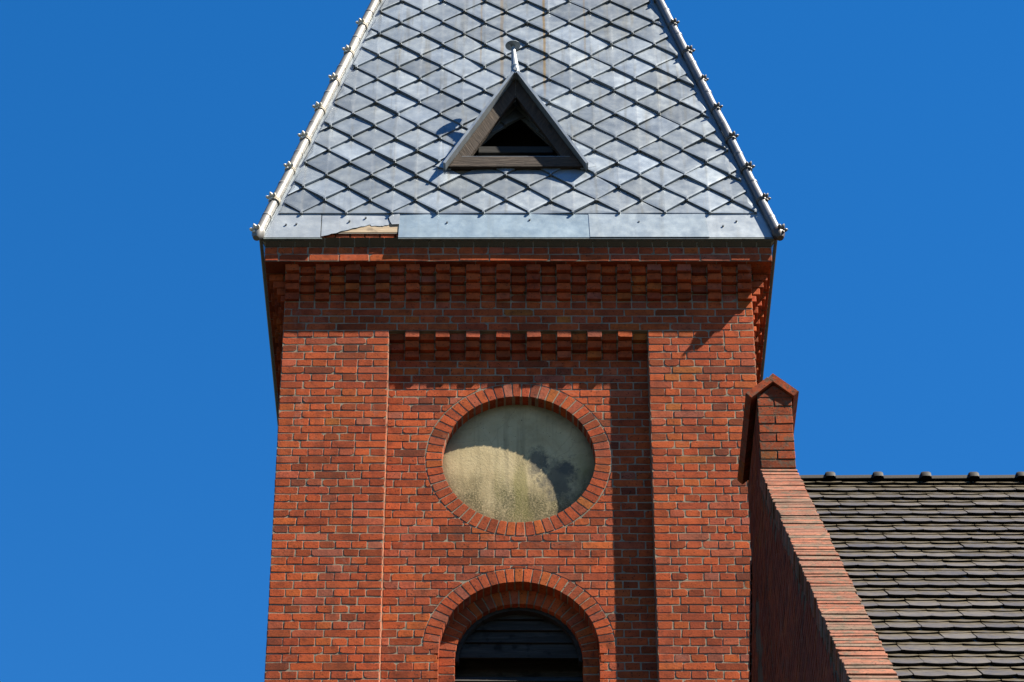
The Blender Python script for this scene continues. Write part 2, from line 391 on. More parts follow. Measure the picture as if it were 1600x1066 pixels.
# panel sheet with round holes
zz = ZB; pv = RECESS + .003
while zz < Z0 - 3 * CO - .0001:
    z1 = min(zz + .02, Z0 - 3 * CO); zm = (zz + z1) / 2; cut = 0
    if abs(zm - OC_Z) < .70: cut = math.sqrt(.70 ** 2 - (zm - OC_Z) ** 2)
    if zm < WIN_Z: cut = .68
    elif zm - WIN_Z < .70: cut = math.sqrt(.70 ** 2 - (zm - WIN_Z) ** 2)
    if cut: mc.box(-PWID - e * .5, -cut, pv, pv + .1, zz, z1); mc.box(cut, PWID + e * .5, pv, pv + .1, zz, z1)
    else: mc.box(-PWID - e * .5, PWID + e * .5, pv, pv + .1, zz, z1)
    zz = z1
for i in range(4):
    o = i * .035
    zc = Z0 + (4 + i) * CO
    mc.box(-HW + e, HW - e, -o + .007, .2, zc + .012, zc + CO + .002)
    mc.box(-HW - o + e, -HW + .2,   .02, 4.01, zc + .012, zc + CO + .002); mc.box(HW - .2, HW + o - e,   .02, 4.01, zc + .012, zc + CO + .002)
mc.box(-HW - .175 + e, HW + .175 - e, -.175 + e, 4.03 + .175 - e, Z0 + 8 * CO + .001, Z0 + 10 * CO - .001)
wall = mc.build("front_wall", MORTAR, tower)

# ---- plain walls far below the picture
lw = MB(); lw.box(-HW, HW, -.0, 4.03, 0, ZB - .004); lw.box(-.01, .01, 1, 1.1, 1, 1.2)
lw.build("lower_wall", WALLTEX, tower)

cand = []      # (area, poly, frame, n, depth, colour)
stuff = MB()
def put(P, M, n, depth, c=None, main=True):
    c = c or bcol()
    if len(P) < 3 or abs(poly_area(P)) < 1.2e-4: return
    n += random.uniform(-.0012, .0018)
    if main:
        a = seen_area(P, M, n)
        if a > 60: cand.append((a, P, M, n, depth, c)); return
    add_brick(stuff, P, M, n, depth, c)

def pil_row(k, w7=True):
    if k % 2 == 0: return [HP] * 7
    return [[.195, HP, .26, HP, .195], [.195, .26, .26, .195], [.195, .26, .195, .26], [.195, .26, HP, HP, .195]][random.choice([0, 1, 1, 2, 3])]
def panel_row(k):
    if k % 2 == 0: return [HP] * 17
    return [.195] + [.26] * 7 + [.195] if (k // 2) % 2 == 0 else [.065] + [.26] * 8 + [.065]
def run(widths, s, z, M, n, depth, main=True, holes=True):
    for w in widths:
        dz = random.uniform(-.0012, .0012)
        P = rough_rect(s + JT / 2 + random.uniform(-.0015, .0015), s + w - JT / 2 + random.uniform(-.0015, .0015), z + JT / 2 + dz, z + CO - JT / 2 + dz * .5)
        P = cutholes(P) if holes else P
        if P: put(P, M, n, depth, None, main)
        s += w
def cutholes(P):
    for (cz, rad, half) in ((OC_Z, R1 + .009, False), (WIN_Z, R1 + .007, True)):
        xs = [p[0] for p in P]; zs = [p[1] for p in P]
        x0, x1, z0, z1 = min(xs), max(xs), min(zs), max(zs)
        if half and (z0 + z1) / 2 < cz:
            if x1 < 0: P = clip(P, -1, 0, R2)
            else: P = clip(P, 1, 0, R2)
            if len(P) < 3: return None
            continue
        pts = [(x0 + (x1 - x0) * i / 16, z0 + (z1 - z0) * j / 8) for i in range(17) for j in range(9)]
        out = [p for p in pts if math.hypot(p[0], p[1] - cz) > rad]
        if len(out) == len(pts): continue
        if len(out) < 3: return None
        # straight cut along the chord between the outside points nearest to the ring
        mx = sum(p[0] for p in out) / len(out); mz = sum(p[1] for p in out) / len(out)
        near = min(out, key=lambda p: math.hypot(p[0], p[1] - cz))
        dx, dz = .5 * mx + .5 * near[0], .5 * (mz + near[1]) - cz; L = math.hypot(dx, dz); dx /= L; dz /= L
        P = clip(P, dx, dz, rad + dz * cz)
        if len(P) < 3: return None
    return P

nrow = int((Z0 - ZB) / CO)
for k in range(nrow):
    z = Z0 - CO * (k + 1)
    a = pil_row(k); b = pil_row(k)
    run(a, -HW, z, F_, 0, .10, True, False)
    run(b, PWID, z, F_, 0, .10, True, False)
    if k >= 3:
        run(panel_row(k), -PWID, z, F_, -RECESS, .06)
    # reveals of the panel: brick ends facing inwards, paled in colour to imitate strong sun
    for sx in (-1, 1):
        Mr = (lambda s, zz, n, sx=sx: (sx * (PWID - n) , s if sx < 0 else -s, zz))
        s0 = .0035 if sx < 0 else -(RECESS + .02); s1 = RECESS + .02 if sx < 0 else -.0035
        add_brick(stuff, rough_rect(s0, s1, z + JT / 2, z + CO - JT / 2), Mr, 0, .05, tuple(a_ * .55 + b_ * .45 for a_, b_ in zip(bcol(1.1), (.36, .22, .15))))
    # left and right faces of the tower
    for M, lo in ((L_, -4.03), (Rt, 0)):
        s = lo; odd = k % 2
        ws = [HP] * 31 if not odd else [.195] + [.26] * 14 + [.195]
        for w in ws:
            add_brick(stuff, rough_rect(s + JT / 2, s + w - JT / 2, z + JT / 2, z + CO - JT / 2), M, 0, .05, bcol()); s += w
# courses above the pilasters
def stretch31(k): return [.195] + [.26] * 14 + [.195] if k % 4 < 2 else [.065] + [.26] * 15 + [.065]
for c in range(4):
    z = Z0 + CO * c
    ws = stretch31(c) if c % 2 == 0 else [HP] * 31
    run(ws, -HW, z, F_, 0, .06, True, False)
    for M, lo in ((L_, -4.03), (Rt, 0)): run(ws, lo, z, M, 0, .05, False, False)
OUT = .175
for c, ws in ((8, [.12] + [.26] * 16 + [.10]), (9, [.11] + [HP] * 32 + [.11])):
    z = Z0 + CO * c
    run(ws, -HW - OUT, z, F_, OUT, .10, True, False)
    for M, lo in ((L_, -4.03 - OUT), (Rt, -OUT)): run(ws, lo, z, M, OUT, .05, False, False)
    # undersides
    if c == 8:
        for M in (F_,):
            pass

cand.sort(key=lambda t: -t[0])
for (a, P, M, n, d, c) in cand[:300]:
    b = MB(); add_brick(b, P, M, n, d, c); b.build("brick", BRICK, wall)
for (a, P, M, n, d, c) in cand[300:]: add_brick(stuff, P, M, n, d, c)
# brick undersides of the projecting course
def under(mb, M, lo, hi, o0, o1, z):
    s = lo
    while s < hi - .02:
        w = min(.26, hi - s)
        v = [M(s + JT / 2, z, o0), M(s + w - JT / 2, z, o0), M(s + w - JT / 2, z, o1), M(s + JT / 2, z, o1)]
        mb.add(v, [(0, 1, 2, 3)], bcol(.8)); s += w
under(stuff, F_, -HW - OUT, HW + OUT, .0, OUT - .004, Z0 + 8 * CO - .0015)
under(stuff, L_, -4.03, 0, .0, OUT - .004, Z0 + 8 * CO - .002)
under(stuff, Rt, 0, 4.03, .0, OUT - .004, Z0 + 8 * CO - .002)
stuff.build("brickwork", BRICK, wall, None, "stuff")

# ---- corbel friezes
cornice = empty("cornice", (0, 0, 0), tower)
side = MB()
for i in range(4):
    z = Z0 + CO * (4 + i)
    for cidx in range(31):
        o = (i + 1) * .035 if cidx % 2 == 0 else i * .035
        s = -HW + cidx * HP
        P = rough_rect(s + JT / 2, s + HP - JT / 2, z + JT * .45, z + CO - JT * .45)
        b = MB(); add_brick(b, P, F_, o + random.uniform(-.002, .003), .16, bcol(), .0025); b.build("corbel_brick", BRICK, cornice)
        for M, lo in ((L_, -4.03), (Rt, 0)):
            P = rough_rect(lo + cidx * HP + JT / 2, lo + cidx * HP + HP - JT / 2, z + JT * .45, z + CO - JT * .45)
            add_brick(side, P, M, o, .12, bcol())
for r in range(3):
    z = Z0 - CO * (r + 1)
    for cidx in range(17):
        d = (r if cidx % 2 == 1 else r + 1) * RECESS / 3
        s = -PWID + cidx * HP
        P = rough_rect(s + JT / 2, s + HP - JT / 2, z + JT * .45, z + CO - JT * .45)
        b = MB(); add_brick(b, P, F_, -d + random.uniform(-.002, .002), .12, bcol(), .0025); b.build("corbel_brick", BRICK, cornice)
side.build("side_corbels", BRICK, cornice, None, "stuff")
# glazed brown bricks under the eave, faces leaning outwards
ZG0, ZG1 = ZT + .001, ZT + .074
def glazed(M, s, w, lo_o=.176, hi_o=.215):
    vs = []
    a, b = s + .005, s + w - .005
    for (o, zz) in ((lo_o - .12, ZG0), (lo_o, ZG0), (hi_o, ZG1), (lo_o - .12, ZG1)):
        vs += [M(a, zz, o), M(b, zz, o)]
    return vs, [(0, 1, 3, 2), (2, 3, 5, 4), (4, 5, 7, 6), (0, 2, 4, 6), (1, 7, 5, 3)]
GP = 4.382 / 34
gm = MB(); gside = MB()
for i in range(34):
    s = -2.191 + i * GP
    b = MB(); v, f = glazed(F_, s, GP); b.add(v, f); b.build("glazed_brick", GLAZE, cornice)
for M, lo in ((L_, -4.03 - .176), (Rt, -.176)):
    for i in range(34): v, f = glazed(M, lo + i * GP, GP); gside.add(v, f)
gside.build("side_glazed_course", GLAZE, cornice, None, "stuff")
gv = []
for (o_, z_) in ((.171, ZG0 + .002), (.209, ZG1 - .001)): gv += [(-HW - o_, -o_, z_), (HW + o_, -o_, z_), (HW + o_, 4.03 + o_, z_), (-HW - o_, 4.03 + o_, z_)]
gm.add(gv, [(0, 3, 2, 1), (4, 5, 6, 7)] + [(i, (i + 1) % 4, (i + 1) % 4 + 4, i + 4) for i in range(4)])
o = gm.build("bedding_mortar", MORTAR, cornice)
# bricks above the glazed course, laid bare where the sheet is torn
for i in range(9):
    s = -1.85 + i * HP
    b = MB(); add_brick(b, rough_rect(s + .005, s + HP - .005, ZG1 + .004, ZG1 + .062), F_, .190, .12, bcol(.95)); b.build("eave_brick", BRICK, cornice)

# ---- round blind window
oc = empty("round_blind_window", (0, 0, 0), tower)
def voussoirs(par, cz, r0, r1, n, a0, a1, y, depth, mat=BRICK):
    for i in range(n):
        t0 = a0 + (a1 - a0) * i / n; t1 = a0 + (a1 - a0) * (i + 1) / n; g = JT * .52
        P = []
        for (r, t, sg) in ((r0, t0, 1), (r1, t0, 1), (r1, t1, -1), (r0, t1, -1)):
            tt = t + sg * (g + random.uniform(-.001, .0015)) / r; rr = r + (random.uniform(-.003, .003) if r == r1 else random.uniform(-.0008, .0008))
            P.append((rr * math.cos(tt), cz + rr * math.sin(tt)))
        # worn outer corners
        Q = []
        for k in range(4):
            a, b, c = P[k - 1], P[k], P[(k + 1) % 4]
            q = random.uniform(.03, .08)
            Q.append((b[0] + (a[0] - b[0]) * q, b[1] + (a[1] - b[1]) * q)); Q.append((b[0] + (c[0] - b[0]) * q, b[1] + (c[1] - b[1]) * q))
        if poly_area(Q) < 0: Q.reverse()
        m = MB(); add_brick(m, Q, F_, -y + random.uniform(.0, .002), depth, bcol(), .0022); m.build("voussoir", mat, par)
def annulus(mb, cz, r0, r1, a0, a1, y0, y1, seg=64):
    for i in range(seg):
        t0 = a0 + (a1 - a0) * i / seg; t1 = a0 + (a1 - a0) * (i + 1) / seg
        p = lambda r, t, y: (r * math.cos(t), y, cz + r * math.sin(t))
        mb.add([p(r0, t0, y0), p(r1, t0, y0), p(r1, t1, y0), p(r0, t1, y0)], [(0, 1, 2, 3)])
        mb.add([p(r0, t0, y0), p(r0, t1, y0), p(r0, t1, y1), p(r0, t0, y1)], [(0, 1, 2, 3)])
TAU = 2 * math.pi
a = MB(); annulus(a, OC_Z, R2 - .0032, R1 + .008, 0, TAU, RECESS + .0026, RECESS + .16); a.build("ring_mortar", MORTAR, oc)
voussoirs(oc, OC_Z, R2 - .004, R1, 58, .02, TAU + .02, RECESS, .135)
d = MB(); nseg = 72; YD = RECESS + .118
rings = [(.0, YD - .0), (.3, YD - .001), (.60, YD), (.635, YD + .002), (.68, YD + .004)]
vs = [(0, YD, OC_Z)]; fs = []
for (r, y) in rings[1:]:
    vs += [(r * math.cos(TAU * k / nseg), y, OC_Z + r * math.sin(TAU * k / nseg)) for k in range(nseg)]
for k in range(nseg):
    fs.append((0, 1 + k, 1 + (k + 1) % nseg))
    for q in range(len(rings) - 2):
        b0 = 1 + q * nseg; fs.append((b0 + k, b0 + nseg + k, b0 + nseg + (k + 1) % nseg, b0 + (k + 1) % nseg))
d.add(vs, fs); d.build("cement_disc", CEMENT, oc)

# ---- arched louvred window
aw = empty("arched_louvre_window", (0, 0, 0), tower)
a = MB(); annulus(a, WIN_Z, R2 + .003, R1 + .006, 0, math.pi, RECESS + .0045, RECESS + .14)
annulus(a, WIN_Z, R3 + .003, R2 + .02, 0, math.pi, RECESS + .125 + .0045, RECESS + .30)
for sx in (-1, 1):
    x0, x1 = sorted((sx * (R2 + .003), sx * .70)); a.box(x0, x1, RECESS + .02, RECESS + .14, ZB, WIN_Z)
    x0, x1 = sorted((sx * (R3 + .003), sx * (R2 + .02))); a.box(x0, x1, RECESS + .125 + e, RECESS + .30, ZB, WIN_Z)
a.build("arch_mortar", MORTAR, aw)
voussoirs(aw, WIN_Z, R2, R1, 31, 0, math.pi, RECESS, .128)
voussoirs(aw, WIN_Z, R3, R2 + .003, 26, 0, math.pi, RECESS + .125, .15)
jb = MB()
for k in range(int((WIN_Z - ZB) / CO)):
    z = WIN_Z - CO * (k + 1)
    for sx in (-1, 1):
        x0, x1 = sorted((sx * (R3 + .000), sx * (R2 - .002)))
        b = MB() if k < 8 else jb
        add_brick(b, rough_rect(x0, x1, z + JT / 2, z + CO - JT / 2), F_, -RECESS - .125, .16, bcol())
        if k < 8: b.build("jamb_brick", BRICK, aw)
        # reveal of the outer order
        Mr = (lambda s, zz, n, sx=sx: (sx * (R2 - n), s if sx < 0 else -s, zz))
        s0 = RECESS + .004 if sx < 0 else -(RECESS + .124); s1 = RECESS + .124 if sx < 0 else -(RECESS + .004)
        add_brick(jb, rough_rect(s0, s1, z + JT / 2, z + CO - JT / 2), Mr, .001, .03, bcol())
jb.build("jamb_courses", BRICK, aw, None, "stuff")
# louvre boards, leaning
def board(par, name, mat, z_lo, z_hi, y_lo, y_hi, th, arch=False):
    m = MB(); seg = 14; top = []
    if arch:
        for k in range(seg + 1):
            t = math.pi * k / seg; rr = .56
            top.append((rr * math.cos(t), max(z_lo + .02, WIN_Z + rr * math.sin(t))))
        poly = [(-.56, z_lo), (.56, z_lo)] + top
    else: poly = [(-.56, z_lo), (.56, z_lo), (.56, z_hi), (-.56, z_hi)]
    yy = lambda z: y_lo + (y_hi - y_lo) * (z - z_lo) / (z_hi - z_lo)
    M = lambda s, z, n: (s, yy(z) - n, z + .004 * math.sin(5 * s + z_lo * 9))
    m.prism(poly, M, -th, 0); return m.build(name, mat, par)
for (za, zb, ya) in ((15.325, 15.475, .205), (15.478, 15.60, .222), (15.604, 15.71, .230), (15.713, 15.84, .238)):
    m = MB(); poly = [(-.56, za), (.56, za), (.56, zb), (-.56, zb)]
    for (nx, nz) in [(math.cos(R(t)), math.sin(R(t))) for t in range(10, 180, 10)]: poly = clip(poly, -nx, -nz, -(.555 + nz * WIN_Z))
    tl = random.uniform(.02, .035)
    m.prism(poly, lambda s, z, n: (s, RECESS + ya + tl * (z - za) / .12 - n + .004 * math.sin(7 * s + za * 31), z + .003 * math.sin(5 * s + za * 40)), -.022, 0); m.build("louvre_board", LOUVER, aw)
m = MB()
for i in range(24):
    t0, t1 = math.pi * i / 24, math.pi * (i + 1) / 24; q_ = lambda r, t: (r * math.cos(t), WIN_Z + r * math.sin(t))
    m.prism([q_(.485, t0), q_(.545, t0), q_(.545, t1), q_(.485, t1)], F_, -RECESS - .26, -RECESS - .18)
m.build("arch_frame", LOUVER, aw)
board(aw, "louvre_board", LOUVER, 15.085, 15.20, RECESS + .17, RECESS + .30, .025)
board(aw, "louvre_board", LOUVER_PALE, 14.84, 15.035, RECESS + .13, RECESS + .30, .025)
for zl in (14.60, 14.36, 14.12): board(aw, "louvre_board", LOUVER, zl, zl + .19, RECESS + .14, RECESS + .30, .025)
m = MB(); m.box(-.6, .6, RECESS + .40, RECESS + .42, ZB, 15.9); m.build("back_board", LOUVER, aw)

# ================================================================ SPIRE ROOF
roof = empty("spire_roof", (0, 0, 0), tower)
A = math.atan(3.99); CA, SA = math.cos(A), math.sin(A)
EY = .212; EZ = 19.235; EH = HW + EY; CY = HW       # eave overhang, eave height, half eave width, centre y
def RF(s, q, n): return (s, -EY + q * CA - n * SA, EZ + q * SA + n * CA)
def rot(M, k):
    def f(s, q, n):
        x, y, z = M(s, q, n); y -= CY
        for _ in range(k): x, y = -y, x
        return (x, y + CY, z)
    return f
QA = EH / CA                          # slope length to the apex
# dormer opening in the deck
DX = -.022
hole = [(DX - .48, 1.08), (DX + .48, 1.08), (DX, 1.85)]
dk = MB()
o3 = [(-EH, 0), (EH, 0), (0, QA)]
V = [RF(p[0], p[1], 0) for p in [(-EH + .06 * CA, .06), (EH - .06 * CA, .06), (0, QA)] + hole]
dk.add(V, [(0, 1, 4, 3), (1, 2, 5, 4), (2, 0, 3, 5)])
for k in (1, 2, 3): dk.add([rot(RF, k)(p[0], p[1], 0) for p in o3], [(0, 1, 2)])
dk.add([(-EH + .01, -.15, EZ + .0583), (EH - .01, -.15, EZ + .0583), (EH - .01, 4.03 + EY, EZ + .0583), (-EH + .01, 4.03 + EY, EZ + .0583)], [(0, 3, 2, 1)])
dk.build("roof_deck", m_flat("deck_board", (.10, .085, .065), .9), roof)

W_, H_ = .397, .1885; Q0 = .335
def shingle(mb, P, M, tip, tilt):
    """P: clipped diamond in (s,q); raised towards its lower tip"""
    cx = sum(p[0] for p in P) / len(P); cq = sum(p[1] for p in P) / len(P)
    top = tip[1] + 2 * H_
    hgt = lambda s, q: .003 + .0330 * (top - q) / (2 * H_) + tilt[0] * (s - tip[0]) + tilt[1] * (q - tip[1] - H_)
    k = len(P); vs = []; mid = []
    for p in P: vs.append(M(p[0], p[1], hgt(*p)))
    for p in P:                                    # inner ring: folded edge, then the flat of the sheet
        s, q = cx + (p[0] - cx) * .86, cq + (p[1] - cq) * .86; vs.append(M(s, q, hgt(s, q) + .0022))
    for p in P: vs.append(M(p[0], p[1], -.001))
    vs.append(M(cx, cq, hgt(cx, cq) + .0022 + tilt[2]))
    fs = []
    for i in range(k):
        j = (i + 1) % k
        fs += [(i, j, j + k, i + k), (i + k, j + k, 3 * k), (j, i, i + 2 * k, j + 2 * k)]
    t = random.choice([random.uniform(.68, .92), random.uniform(.85, 1.2)]); b = random.uniform(-.03, .03)
    c = (t * (1 - b * .6), t, t * (1 + b))
    mb.add(vs, fs, c)
    # folded tip
    if all(abs(v) < 9 for v in tip) and any(abs(p[0] - tip[0]) < .02 and abs(p[1] - tip[1]) < .02 for p in P):
        hh = hgt(*tip) + .003; s, q = tip; r = .011
        mb.add([M(s - r, q + .004, hh), M(s + r, q + .004, hh), M(s + r * .7, q - .014, hh), M(s - r * .7, q - .014, hh),
                M(s - r, q + .004, 0), M(s + r, q + .004, 0), M(s + r * .7, q - .014, 0), M(s - r * .7, q - .014, 0)],
               [(3, 2, 1, 0), (0, 1, 5, 4), (1, 2, 6, 5), (2, 3, 7, 6), (3, 0, 4, 7)], (c[0] * .8, c[1] * .8, c[2] * .8))
def shingles(M, single, qmax, offs=.089, with_hole=False):
    mb = MB(); row = 0; q = Q0 - 2 * H_
    while q < qmax:
        hw = EH - q * CA + .3; off = offs + (W_ / 2 if row % 2 else 0)
        k0 = int((-hw - off) / W_) - 1; k1 = int((hw - off) / W_) + 1
        for k in range(k0, k1 + 1):
            s = off + k * W_; g = .0035
            jx, jq = random.uniform(-.004, .004), random.uniform(-.004, .004)
            s += jx; qq = q + jq
            P = [(s, qq + g), (s + W_ / 2 - g * 1.2, qq + H_), (s, qq + 2 * H_ - g), (s - W_ / 2 + g * 1.2, qq + H_)]
            P = clip(P, 0, 1, Q0 - .005)
            for sg in (1, -1):       # hips: half width shrinks with q
                if len(P) >= 3: P = clip(P, -sg, -CA, -(EH - .055))
            if len(P) < 3: continue
            if with_hole:
                sx = [p[0] for p in P]; sq = [p[1] for p in P]
                hc = (DX, 1.27); out_best = None
                edges = [(0, -1, -1.035), (1, .60, None), (-1, .60, None)]
                inside = lambda s_, q_: q_ > 1.035 and abs(s_ - DX) < .62 * (1.85 - q_) / .86
                pts = [(min(sx) + (max(sx) - min(sx)) * i / 6, min(sq) + (max(sq) - min(sq)) * j / 6) for i in range(7) for j in range(7)]
                ins = [p for p in pts if inside(*p)]
                if len(ins) > 38: continue
                if len(ins) > 12:
                    mxs = sum(sx) / len(sx)
                    kk = .62 / .86
                    if max(sq) > 1.035 and min(sq) < 1.0 and abs(mxs - DX) < .36: P = clip(P, 0, -1, -1.035)
                    elif mxs > DX: P = clip(P, 1, kk, DX + kk * 1.85)
                    else: P = clip(P, -1, kk, -DX + kk * 1.85)
                    if len(P) < 3: continue
            if abs(poly_area(P)) < .0015: continue
            if poly_area(P) < 0: P.reverse()
            tl = (random.gauss(0, .018), random.gauss(0, .018), random.uniform(-.003, .007))
            if random.random() < .10: tl = (random.gauss(0, .03), random.uniform(-.055, -.02), random.uniform(.0, .010)); s += random.uniform(-.008, .008)
            tip = (s, qq)
            if single:
                b = MB(); shingle(b, P, M, tip, tl); b.build("shingle", ZINC, roof)
            else: shingle(mb, P, M, tip, tl)
        q += H_; row += 1
    return mb
shingles(RF, True, 4.35, with_hole=True)
for k in (1, 3): shingles(rot(RF, k), False, 4.35).build("side_shingles", ZINC, roof, None, "stuff")
up = MB()
for k in range(4):
    q0 = 4.35; hw = EH - q0 * CA
    up.add([rot(RF, k)(-hw, q0, .008), rot(RF, k)(hw, q0, .008), rot(RF, k)(0, QA - .02, .008)], [(0, 1, 2)], (.9, .9, .9))
up.add([rot(RF, 2)(-EH, 0, .01), rot(RF, 2)(EH, 0, .01), rot(RF, 2)(EH - 4.35 * CA, 4.35, .01), rot(RF, 2)(-EH + 4.35 * CA, 4.35, .01)], [(0, 1, 2, 3)])
up.build("upper_sheeting", ZINC, roof)

# ---- eave flashing
def sheet(name, P, n, th, c, M=RF, mat=ZINC_PLAIN, wob=0, par=None):
    """a bent thin sheet: polygon in (s,q), possibly concave"""
    m = MB()
    Mw = (lambda s, q, nn: M(s, q, nn + wob * (math.sin(9 * s + 3) * .6 + math.sin(23 * s + q * 20) * .4)))
    m.prism(P, Mw, n - th, n, c); return m.build(name, mat, par or roof)
HQ = lambda q: EH - q * CA
QT = Q0 + .02
sheet("flashing_panel", [(-HQ(0) + .03, -.005), (-1.715, -.005), (-1.72, QT), (-HQ(QT) + .03, QT)], .010, .006, (1.16, 1.14, 1.12))
torn = [(-1.708, .012), (-1.62, .045), (-1.50, .095), (-1.40, .135), (-1.30, .178), (-1.275, .160), (-1.24, .165), (-1.20, .158), (-1.165, .168), (-1.125, .180),
        (-1.115, .215), (-1.138, .255), (-1.130, .30), (-1.115, QT), (-1.712, QT)]
tt = []
for i in range(len(torn)):
    a_, b_ = torn[i], torn[(i + 1) % len(torn)]; tt.append(a_)
    if i < 12:
        for f_ in (.3, .65): tt.append((a_[0] + (b_[0] - a_[0]) * f_ + random.uniform(-.008, .008), a_[1] + (b_[1] - a_[1]) * f_ + random.uniform(-.009, .009)))
torn = tt
sheet("flashing_panel", torn, .009, .004, (1.18, 1.15, 1.13), wob=.003)["label"] = "torn and corroded flashing sheet"
sheet("flashing_panel", [(-1.118, .222), (-1.10, .175), (-1.035, .178), (-1.035, QT), (-1.105, QT), (-1.128, .27)], .018, .003, (1.18, 1.15, 1.12), wob=.004)
sheet("flashing_panel", [(-1.04, -.008), (.625, -.008), (.618, QT), (-1.035, QT)], .012, .006, (.84, .98, 1.06))
sheet("flashing_panel", [(.622, -.006), (1.655, -.006), (1.63, QT), (.612, QT)], .016, .006, (.96, 1.02, 1.05))
sheet("flashing_panel", [(1.652, -.005), (HQ(0) - .03, -.005), (HQ(QT) - .03, QT), (1.628, QT)], .012, .006, (1.18, 1.18, 1.18), wob=.003)
for k in (1, 2, 3):
    sheet("flashing_panel", [(-HQ(0), -.006), (HQ(0), -.006), (HQ(QT), QT), (-HQ(QT), QT)], .018, .008, (1, 1, 1), rot(RF, k))
for (s_, q_) in ((-2.02, .17), (-1.93, .18), (-1.47, .22), (-1.33, .27), (-.62, .2), (.1, .24), (1.05, .21), (1.78, .15), (1.9, .22)):
    m = MB(); m.prism([(s_ + .009 * math.cos(TAU * k / 8), q_ + .009 * math.sin(TAU * k / 8)) for k in range(8)], RF, .0, .022, (.35, .35, .36)); m.build("nail_head", ZINC_PLAIN, roof)
# drip edges folded under the sheet
def drip(s0, s1, M=RF):
    lo = -.024 if M is RF else -.013
    m = MB(); m.prism([(s0, lo), (s1, lo), (s1, -.0085), (s0, -.0085)], M, -.02, .008); m.build("drip_edge", LIP if M is not RF else DRIP, roof)
DRIP = m_flat("drip_zinc", (.10, .125, .125), .5, .3, .3, 20)
drip(-HQ(0) + .02, -1.70); drip(-1.04, .62); drip(.6215, 1.6525); drip(1.6535, HQ(0) - .02)
for k in (1, 2, 3): drip(-HQ(0) + .015, HQ(0) - .015, rot(RF, k))
# bare board behind the torn sheet
m = MB(); m.prism([(-1.74, .075), (-1.03, .075), (-1.03, .235), (-1.74, .235)], RF, -.03, .003); m.build("bare_board", WOOD_TAN, roof)

# ---- hip rolls with crockets
def crocket_mesh(name, big=False):
    """collar plus a three-lobed leaf standing up from the roll; +z is outwards, +x runs up the hip"""
    m = MB()
    for (x, r) in ((-.012, .052), (.014, .050)):
        pts = []; seg = 10
        ring = [[Vector((x + .009 * math.cos(TAU * j / 5), (r + .009 * math.sin(TAU * j / 5)) * math.cos(TAU * k / seg), (r + .009 * math.sin(TAU * j / 5)) * math.sin(TAU * k / seg))) for j in range(5)] for k in range(seg)]
        vs = [p for a_ in ring for p in a_]; fs = [(k * 5 + j, k * 5 + (j + 1) % 5, ((k + 1) % seg) * 5 + (j + 1) % 5, ((k + 1) % seg) * 5 + j) for k in range(seg) for j in range(5)]
        m.add(vs, fs)
    def lobe(p, d, L, w):
        p = Vector(p); d = Vector(d).normalized(); a_ = d.cross(Vector((1, 0, .01))).normalized(); b_ = d.cross(a_)
        prof = [(0, .35), (.25, .8), (.55, 1.0), (.8, .75), (1, .15)]
        vs = []; 
        for (t, r) in prof:
            for k in range(7):
                an = TAU * k / 7; vs.append(p + d * (L * t) + a_ * (w * r * math.cos(an)) + b_ * (w * .8 * r * math.sin(an)))
        fs = [(i * 7 + k, (i + 1) * 7 + k, (i + 1) * 7 + (k + 1) % 7, i * 7 + (k + 1) % 7) for i in range(4) for k in range(7)]
        fs += [tuple(range(7)), tuple(28 + k for k in range(6, -1, -1))]; m.add(vs, fs)
    f = 1.25 if big else 1.0
    lobe((.0, 0, .042), (.55, 0, 1), .062 * f, .020 * f)
    lobe((.0, .012, .042), (.15, .85, .75), .058 * f, .019 * f)
    lobe((.0, -.012, .042), (.15, -.85, .75), .058 * f, .019 * f)
    lobe((-.015, 0, .045), (-.9, 0, .5), .040 * f, .016 * f)
    return m.mesh(name)
CM = crocket_mesh("crocket"); CM.materials.append(CROCK); shade(CM, 50)
CB = crocket_mesh("corner_crocket", True); CB.materials.append(CROCK); shade(CB, 50)
CMR = CM.copy(); CMR.materials[0] = CROCK_R; CBR = CB.copy(); CBR.materials[0] = CROCK_R
